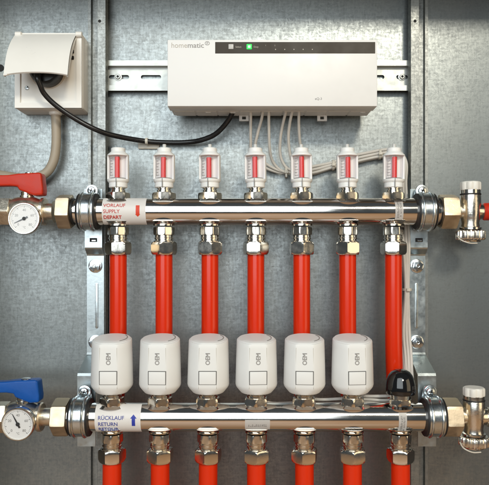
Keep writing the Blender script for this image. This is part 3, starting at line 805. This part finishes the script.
# ------------------------------------------------------------------ brackets with pipe clamps
def bracket(xb, label, side):
    t = thing('mounting_bracket', label, 'bracket', (xb, -0.026, 0), 'zinc brackets that carry both bars')
    ys = -0.0265; hw = 0.0097
    Zp = lambda py, y: W(0, py, y).z
    yu, yl = -0.0362, -0.0682
    path = [(yu, Zp(189, yu)), (yu, Zp(247.5, yu)), (yu+0.001, Zp(249, yu)), (ys-0.001, Zp(254.2, ys)), (ys, Zp(255.8, ys)), (ys, Zp(352.5, ys)), (ys-0.0012, Zp(354.5, ys)), (yl+0.0014, Zp(373.5, yl)), (yl, Zp(376, yl)), (yl, Zp(446.5, yl))]
    bm = strip_yz(new(), path, xb-hw, xb+hw, 0.0018)
    strap = link('strap', bm, M['zinc'], t, t, 20)
    p = (xb+(0.0015 if side < 0 else -0.0005), ys, (Zp(284.5, ys)+Zp(327, ys))/2); hl = (Zp(284.5, ys)-Zp(327, ys))/2
    q = slot_pts(0, 0, hl, 0.0017); bm = extrude_xz(new(), [(p[0]+b_, p[2]+a_) for a_, b_ in q], ys+0.0004, ys-0.0009, 0.0005, 2)
    link('stiffening_rib', bm, M['zinc'], strap, t)
    for py in (266, 342):
        z = Zp(py, ys); x = xb
        bo = link('bolt', nut(new(), 0.0066, 0.0012, 0.0056, 'y', (x, ys, z), rot=0.3+py, ch=0.0006, cut=0.97), M['zincb'], t, t)
        link('washer', lathe(new(), [(0.003, 0), (0.0078, 0), (0.0078, 0.0010), (0.0072, 0.0013), (0.003, 0.0013)], 'y', (x, ys, z), 32), M['zincb'], bo, t)
        link('bolt_socket', lathe(new(), [(0, 0.0050), (0.0026, 0.0050), (0.0026, 0.0058), (0.0018, 0.0059), (0, 0.0050)], 'y', (x, ys, z), 20), M['zincb'], bo, t)
    # slot in the upper tab, foot of the clamp hooked through it
    z = Zp(240, yu)
    bm = new(); box(bm, xb-0.0042, xb+0.0042, yu-0.0004, yu+0.0006, z-0.0022, z+0.0022, 0.0003, 1); sl = link('slot', bm, M['dark'], strap, t)
    bm = new(); box(bm, xb-0.0020, xb+0.0032, yu-0.0014, yu+0.0004, z-0.0016, z+0.0004, 0.0004, 1); link('hook', bm, M['zincb'], sl, t)
    for yc, zc, yy in ((YU, ZU, yu), (YL, ZL, yl)):
        # steel band: ear plate, round the front of the bar, foot
        r = 0.0200; cw = 0.0080
        ring = []
        for k in range(41):
            a_ = math.radians(58-(58+302-180-0)*0)     # placeholder, replaced below
        a_top, a_bot = math.radians(52), math.radians(-128+360-360)
        ring = []
        for k in range(49):
            a_ = math.radians(50)+(math.radians(310)-math.radians(50))*k/48   # measured from +y (back) over the top to the front
            ring.append((yc+r*math.cos(a_), zc+r*math.sin(a_)))
        ye = ring[0][0]+0.0002
        ear = [(ye, ring[0][1]+0.0135), (ye, ring[0][1]+0.003)]
        foot = [(ye, ring[-1][1]-0.004)]
        bm = strip_yz(new(), ear+ring+foot, xb-cw, xb+cw, 0.0016)
        for v in bm.verts:                                     # rounded ear, two raised beads
            dz = v.co.z-(ring[0][1]+0.006)
            if dz > 0.004: v.co.x = xb+(v.co.x-xb)*0.62
        cl = link('pipe_clamp', bm, M['zincc'], t, t, 30)
        bead = new()
        for s in (-0.0050, 0.0050):
            pth = [(xb+s, yc+(r+0.0005)*math.cos(a_), zc+(r+0.0005)*math.sin(a_)) for a_ in [math.radians(62+236*k/40) for k in range(41)]]
            tube(bead, pth, 0.0012, 8, 1, smooth=False)
        link('bead', bead, M['zincc'], cl, t)
        lp = [(r-0.0053, -0.0092), (r-0.0002, -0.0092), (r+0.0012, -0.0098), (r+0.0012, -0.0110), (r-0.0045, -0.0116), (r-0.0055, -0.0106)]
        lin = new()
        lathe(lin, [(r-0.0054, -0.0102), (r-0.0008, -0.0102), (r-0.0003, -0.0096), (r-0.0003, 0.0096), (r-0.0008, 0.0102), (r-0.0054, 0.0102), (r-0.0054, -0.0102)], 'x', (xb, yc, zc), 64)
        link('rubber_liner', lin, M['rubber'], cl, t, 40)
        zs = ring[0][1]+0.0085; yo_ = ye-0.0020
        # domed ear and screw
        bm = lathe(new(), [(0, 0), (0.0066, 0), (0.0070, 0.0006), (0.0066, 0.0014), (0.0058, 0.0016), (0, 0.0016)], 'y', (xb+0.0005, yo_+0.0018, zs), 32); link('ear', bm, M['zincc'], cl, t)
        link('screw', screw_bm(0.0046, (xb+0.0005, yo_, zs)), M['zincb'], cl, t)
        link('screw_recess', cross_bm(0.0046, (xb+0.0005, yo_, zs)), M['dark'], cl, t)
    return t
bracket(-0.1715, 'left zinc bracket clamping both bars by the red and blue valves', -1)
bracket(0.1945, 'right zinc bracket clamping both bars beside the drain valves', 1)

# ------------------------------------------------------------------ ball valves, left
def ball_valve(yc, zc, label, hm, hdx, hname):
    k = (CAMD+yc)/FPX
    X = lambda px: (px-PX0)*k
    t = thing('ball_valve', label, 'valve', (X(25+hdx), yc, zc), None)
    at = (0, yc, zc)
    # union nut on the bar end, toward the valve
    n_ = nut(new(), 0.0198, X(58.8+hdx*1.3), X(72.5+hdx*0.8), 'x', at, rot=0.27, ch=0.0022, cut=0.95); link('union_nut', n_, M['brass'], t, t)
    link('tail', lathe(new(), [(0.0085, X(36+hdx)), (0.0092, X(46+hdx)), (0.0092, X(54+hdx*0.5)), (0.0120, X(54.5+hdx*0.5))], 'x', at, 40), M['brassb'], t, t)
    prof = [(0.0100, X(46.5+hdx)), (0.0140, X(46.3+hdx)), (0.0150, X(45+hdx)), (0.0150, X(42.5+hdx)), (0.0128, X(41.5+hdx)), (0.0138, X(39+hdx)), (0.0158, X(34+hdx)), (0.0166, X(28+hdx)), (0.0163, X(22+hdx)), (0.0152, X(16+hdx)), (0.0132, X(12+hdx)), (0.0120, X(9+hdx))]
    body = link('body', lathe(new(), prof, 'x', at, 48), M['brassb'], t, t)
    link('end_hex', nut(new(), 0.0166, X(-14+hdx), X(12.5+hdx), 'x', at, rot=0.05, ch=0.0016, cut=0.95), M['brassb'], t, t)
    link('inlet', lathe(new(), [(0.0125, X(-70)), (0.0125, X(-13+hdx))], 'x', at, 32), M['brassb'], t, t)
    xs = X(27+hdx)
    link('stem', lathe(new(), [(0.0075, 0.013), (0.0075, 0.0172), (0.0062, 0.0176), (0.0062, 0.0215), (0.0048, 0.0218), (0.0048, 0.026)], 'z', (xs, yc, zc), 24), M['nickel'], t, t)
    z = lambda py: zc+(211.6-py)*k
    pts = [(-62, 177.0), (-40, 176.4), (10, 175.6), (21, 174.2), (41.5, 173.2), (43.6, 174.8), (45.2, 190), (44.8, 195.4), (36, 196.2), (31, 194.2), (20.8, 190.4), (19.6, 187), (12, 186.2), (-40, 187.4), (-62, 187.8)]
    bm = extrude_xz(new(), [(X(px+hdx), z(py)) for px, py in pts], yc+0.0085, yc-0.0085, 0.0022, 3)
    for v in bm.verts:                                        # lever narrower than the hub
        f_ = 1.0 if v.co.x > X(24+hdx) else (0.80 if v.co.x < X(14+hdx) else 0.9)
        v.co.y = yc+(v.co.y-yc)*f_
    hd = link('handle', bm, hm, t, t, 40)
    link('handle_screw', lathe(new(), [(0, 0), (0.0048, 0), (0.0048, 0.0010), (0.0036, 0.0016), (0, 0.0016)], 'z', (X(30+hdx), yc-0.001, z(173.8)), 20), M['zincb'], hd, t)
    return t
ball_valve(YU, ZU, 'brass ball valve with a red lever on the upper bar', M['redp'], 0, 'red')
ball_valve(YL, ZL, 'brass ball valve with a blue lever on the lower bar', M['bluep'], -3.6, 'blue')

def thermometer(px, py, yfr, label, ang, yc):
    c = W(px, py, yfr); r = 0.0165
    t = thing('thermometer', label, 'thermometer', c, 'dial thermometers on the valves')
    bm = lathe(new(), [(0.0050, -0.022), (0.0050, -0.0105), (0.0120, -0.0100), (r*0.97, -0.0085), (r, -0.0075), (r, 0.0002), (r*0.97, 0.0010), (r*0.925, 0.0010), (r*0.905, 0.0002), (r*0.905, -0.0012)], 'y', c, 64)
    case = link('case', bm, M['nickel'], t, t)
    dl = link('dial', lathe(new(), [(0, -0.0008), (r*0.91, -0.0008), (r*0.91, -0.002), (0, -0.002)], 'y', c, 48), M['dial'], t, t)
    yd_ = c.y+0.0008
    tk = new()
    for k in range(41):
        a = math.radians(225-270*k/40); big = k % 5 == 0
        q = box(new(), r*(0.70 if big else 0.76), r*0.82, -0.00012, 0.0001, -0.00013 if not big else -0.0002, 0.00013 if not big else 0.0002)
        bmesh.ops.rotate(q, verts=q.verts, cent=(0, 0, 0), matrix=Matrix.Rotation(-a, 3, 'Y')); merge(tk, shift(q, (c.x, yd_, c.z)))
    link('ticks', tk, M['black'], dl, t)
    nb = new()
    for k, s_ in enumerate(('0', '20', '40', '60', '80')):
        a = math.radians(225-270*k/4)
        merge(nb, shift(text_bm(s_, 0.0036, 'CENTER', bold=0.00005), (c.x+r*0.54*math.cos(a), yd_-0.00008, c.z+r*0.54*math.sin(a)-0.0012)))
    merge(nb, shift(text_bm('°C', 0.0030, 'CENTER'), (c.x, yd_-0.00008, c.z-r*0.62)))
    link('numerals', nb, M['greyt'], dl, t)
    bm = extrude_xz(new(), [(-0.0040, -0.0009), (-0.0040, 0.0009), (0.0, 0.0008), (r*0.70, 0.0002), (r*0.70, -0.0002), (0.0, -0.0008)], 0, -0.0003)
    bmesh.ops.rotate(bm, verts=bm.verts, cent=(0, 0, 0), matrix=Matrix.Rotation(-math.radians(ang), 3, 'Y')); shift(bm, (c.x, yd_-0.0005, c.z))
    lathe(bm, [(0, 0), (0.0019, 0), (0.0019, 0.0008), (0, 0.0009)], 'y', (c.x, yd_-0.0003, c.z), 20)
    link('needle', bm, M['black'], t, t)
    link('cover_glass', lathe(new(), [(0, 0.0003), (r*0.91, 0.0002)], 'y', c, 40), M['glass'], t, t)
    return t
thermometer(24.0, 218.5, -0.090, 'round dial thermometer below the red lever', 205, YU)
thermometer(17.6, 424.5, -0.122, 'round dial thermometer below the blue lever', 118, YL)

# ------------------------------------------------------------------ drain valves, right
def drain(yc, zc, label, dx):
    k = (CAMD+yc)/FPX; X = lambda px: (px-PX0)*k; z = lambda py: zc+(211.6-py)*k
    t = thing('drain_valve', label, 'valve', (X(470.5+dx), yc, zc)); at = (0, yc, zc)
    link('union_nut', nut(new(), 0.0200, X(439.3+dx*0.95), X(455.8+dx*0.95), 'x', at, rot=0.26, ch=0.0022, cut=0.95), M['brass'], t, t)
    link('tail', lathe(new(), [(0.0135, X(454+dx*0.8)), (0.0105, X(456+dx*0.8)), (0.0072, X(460.5+dx)), (0.0072, X(469+dx))], 'x', at, 36), M['brassb'], t, t)
    xv = X(470.5+dx)
    body = link('body', lathe(new(), [(0.0088, z(229)), (0.0100, z(227)), (0.0093, z(223)), (0.0100, z(219)), (0.0110, z(214)), (0.0112, z(204)), (0.0110, z(196)), (0.0106, z(195))], 'z', (xv, yc, 0), 40), M['dnick'], t, t)
    link('seal', lathe(new(), [(0.0095, z(195.2)), (0.0112, z(195)), (0.0112, z(193.8)), (0.0095, z(193.6))], 'z', (xv, yc, 0), 36), M['rubber'], t, t)
    link('bonnet', lathe(new(), [(0.0095, z(194)), (0.0106, z(193.8)), (0.0106, z(190)), (0.0090, z(189.6))], 'z', (xv, yc, 0), 36), M['nickel'], t, t)
    link('cap', knurl(new(), 0.0112, z(191), z(181.8), 8, 0.10, 'z', (xv, yc, 0)), M['capw'], t, t)
    link('outlet_ring', lathe(new(), [(0.0085, z(230.5)), (0.0118, z(229.4)), (0.0118, z(227.6)), (0.0090, z(226.6))], 'z', (xv, yc, 0), 36), M['nickel'], t, t)
    link('knurled_cap', knurl(new(), 0.0158, z(240.2), z(230.2), 22, 0.10, 'z', (xv, yc, 0)), M['dnick'], t, t)
    bm = lathe(new(), [(0.006, z(240)), (0.011, z(240.6)), (0.0105, z(242)), (0, z(242.6))], 'z', (xv, yc, 0), 32); link('end_plug', bm, M['nickel'], t, t)
    bm = new(); tube(bm, [(xv-0.0158, yc-0.004, z(236)), (xv-0.014, yc-0.010, z(240)), (xv-0.006, yc-0.013, z(243.2)), (xv+0.003, yc-0.012, z(243.4))], 0.0007, 6, 6); link('loop', bm, M['tie'], t, t)
    link('side_port', lathe(new(), [(0.0090, 0.004), (0.0086, 0.012), (0.0078, 0.0135)], 'x', (xv, yc, zc), 32), M['nickel'], t, t)
    return t, xv
t, xv = drain(YU, ZU, 'nickel drain valve with a white cap on the upper bar', 0.0)
link('knob', lathe(new(), [(0.006, 0.013), (0.0085, 0.0135), (0.0096, 0.015), (0.0096, 0.030), (0.008, 0.032), (0, 0.032)], 'x', (xv, YU, ZU), 32), M['redp'], t, t)
t, xv = drain(YL, ZL, 'nickel drain valve with a white cap on the lower bar', 3.4)
link('side_outlet', lathe(new(), [(0.0080, 0.013), (0.0100, 0.0135), (0.0100, 0.030), (0.008, 0.031)], 'x', (xv, YL, ZL), 32), M['nickel'], t, t)

# ------------------------------------------------------------------ actuator cables
rc = 0.00165
zb = ZL+0.0195
def cable(i, head, order):
    """i: index of the actuator it serves; head: points under the controller"""
    jx = (i % 3-1)*0.0036+(i//3-0.5)*0.0012; jz = (i//3)*0.0034
    mid = [W(312, 170.3, -0.008-jz)+Vector((0, 0, jx)), W(331, 165.6, -0.0075-jz)+Vector((0, 0, jx*0.8)), W(347, 161.0, -0.008-jz)+Vector((0, 0, jx*1.1)), W(367, 156.3, -0.008-jz)+Vector((0, 0, jx)), W(384, 153.2, -0.008-jz)+Vector((0, 0, jx*1.0)),
           W(397, 153.5, -0.010-jz)+Vector((0, 0, jx)), W(405+jx*300, 162, -0.014-jz)]
    x1 = W(406.8, 0, -0.040).x+jx*0.9
    y1 = -0.034-jz
    down = [Vector((x1, -0.018-jz, W(0, 185, -0.02).z)), Vector((x1, -0.026-jz, W(0, 215, -0.03).z)), Vector((x1-0.0005, y1, W(0, 245, y1).z)), Vector((x1*0.4+0.6*W(407.0, 0, y1).x, y1-0.001, W(0, 289, y1).z)),
            Vector((x1-0.0008, y1-0.002, W(0, 330, y1).z)), Vector((x1-0.001, -0.048-jz*0.5, zb+0.030)), Vector((x1-0.006, -0.066, zb+0.006-0.0035*(i % 3)))]
    zl = zb-0.0036*(5-i) - 0.002
    run = []
    xa = COLX[i]
    xs = COLX[6]-0.006
    while xs > xa+0.024:
        run.append(Vector((xs, -0.0712, zl+rnd.uniform(-0.0010, 0.0010)))); xs -= 0.025
    run += [Vector((xa+0.012, -0.0722, zl+0.001)), Vector((xa+0.003, -0.0742, ZL+RB+0.013))]
    p = head+mid+down+run
    bm = new(); tube(bm, p, rc, 10, 8)
    t = link('actuator_cable', bm, M['cable'])
    tag(t, f'{["leftmost", "second", "third", "fourth", "fifth", "rightmost"][order]} '+('of the six' if order in (0, 5) else 'from the left of six')+' pale cables hanging from the controller', 'cable', 'pale cables from controller to actuators')
    return t
Hd = {
 0: [W(250.7, 105, -0.040), W(250.7, 120, -0.036), W(250.6, 140, -0.026), W(252, 156, -0.016), W(262, 166, -0.010), W(279, 172.5, -0.009), W(296, 172.5, -0.008)],
 1: [W(263.3, 105, -0.040), W(261.8, 118, -0.036), W(257.5, 134, -0.028), W(255.5, 148, -0.020), W(262, 160.5, -0.012), W(279, 170.5, -0.011), W(296, 171.5, -0.009)],
 2: [W(268.8, 105, -0.042), W(268.9, 125, -0.036), W(269.6, 148, -0.024), W(273, 162, -0.014), W(283, 171.5, -0.011), W(297, 172.0, -0.010)],
 3: [W(288.0, 105, -0.042), W(283.8, 120, -0.036), W(280.4, 138, -0.026), W(280.5, 156, -0.016), W(287, 168, -0.012), W(298, 171, -0.012)],
 4: [W(293.7, 105, -0.044), W(290.0, 122, -0.038), W(288.4, 138, -0.028), W(290.5, 156, -0.018), W(295.5, 167, -0.013), W(302, 170.0, -0.012)],
 5: [W(299.2, 105, -0.044), W(298.8, 122, -0.038), W(299.5, 138, -0.028), W(302, 154, -0.018), W(306, 165, -0.014), W(310, 168.5, -0.013)],
}
for k in range(6): cable(k, Hd[k], k)

# nylon ties on the bundles
def tie(c, axis, r, label, tail_=None):
    t = thing('cable_tie', label, 'cable tie', c, 'nylon ties on the cables')
    link('band', lathe(new(), [(r-0.0006, -0.0013), (r, -0.0013), (r, 0.0013), (r-0.0006, 0.0013), (r-0.0006, -0.0013)], axis, c, 24), M['tie'], t, t)
    bm = new(); box(bm, c.x-0.0022, c.x+0.0022, c.y-r-0.0018, c.y-r+0.0006, c.z-0.0018, c.z+0.0018, 0.0005, 1); hd = link('head', bm, M['tie'], t, t)
    if tail_: bm = new(); box(bm, c.x-0.0010, c.x+0.0010, c.y-r-0.0006, c.y-r, c.z-tail_, c.z, 0.0002, 1); link('tail', bm, M['tie'], t, t)
tie(W(286, 172.5, -0.010), 'x', 0.0062, 'nylon tie with cut tail on the cables left of fifth meter', 0.006)
tie(W(333, 165.3, -0.0095), 'x', 0.0062, 'nylon tie on the cable bundle between the fifth and sixth meters')
tie(W(379.5, 154.2, -0.0095), 'x', 0.0062, 'nylon tie on the cable bundle between the sixth and last meters')
tie(W(407.2, 289.5, -0.036), 'z', 0.0052, 'nylon tie on the vertical cables beside the right bracket')
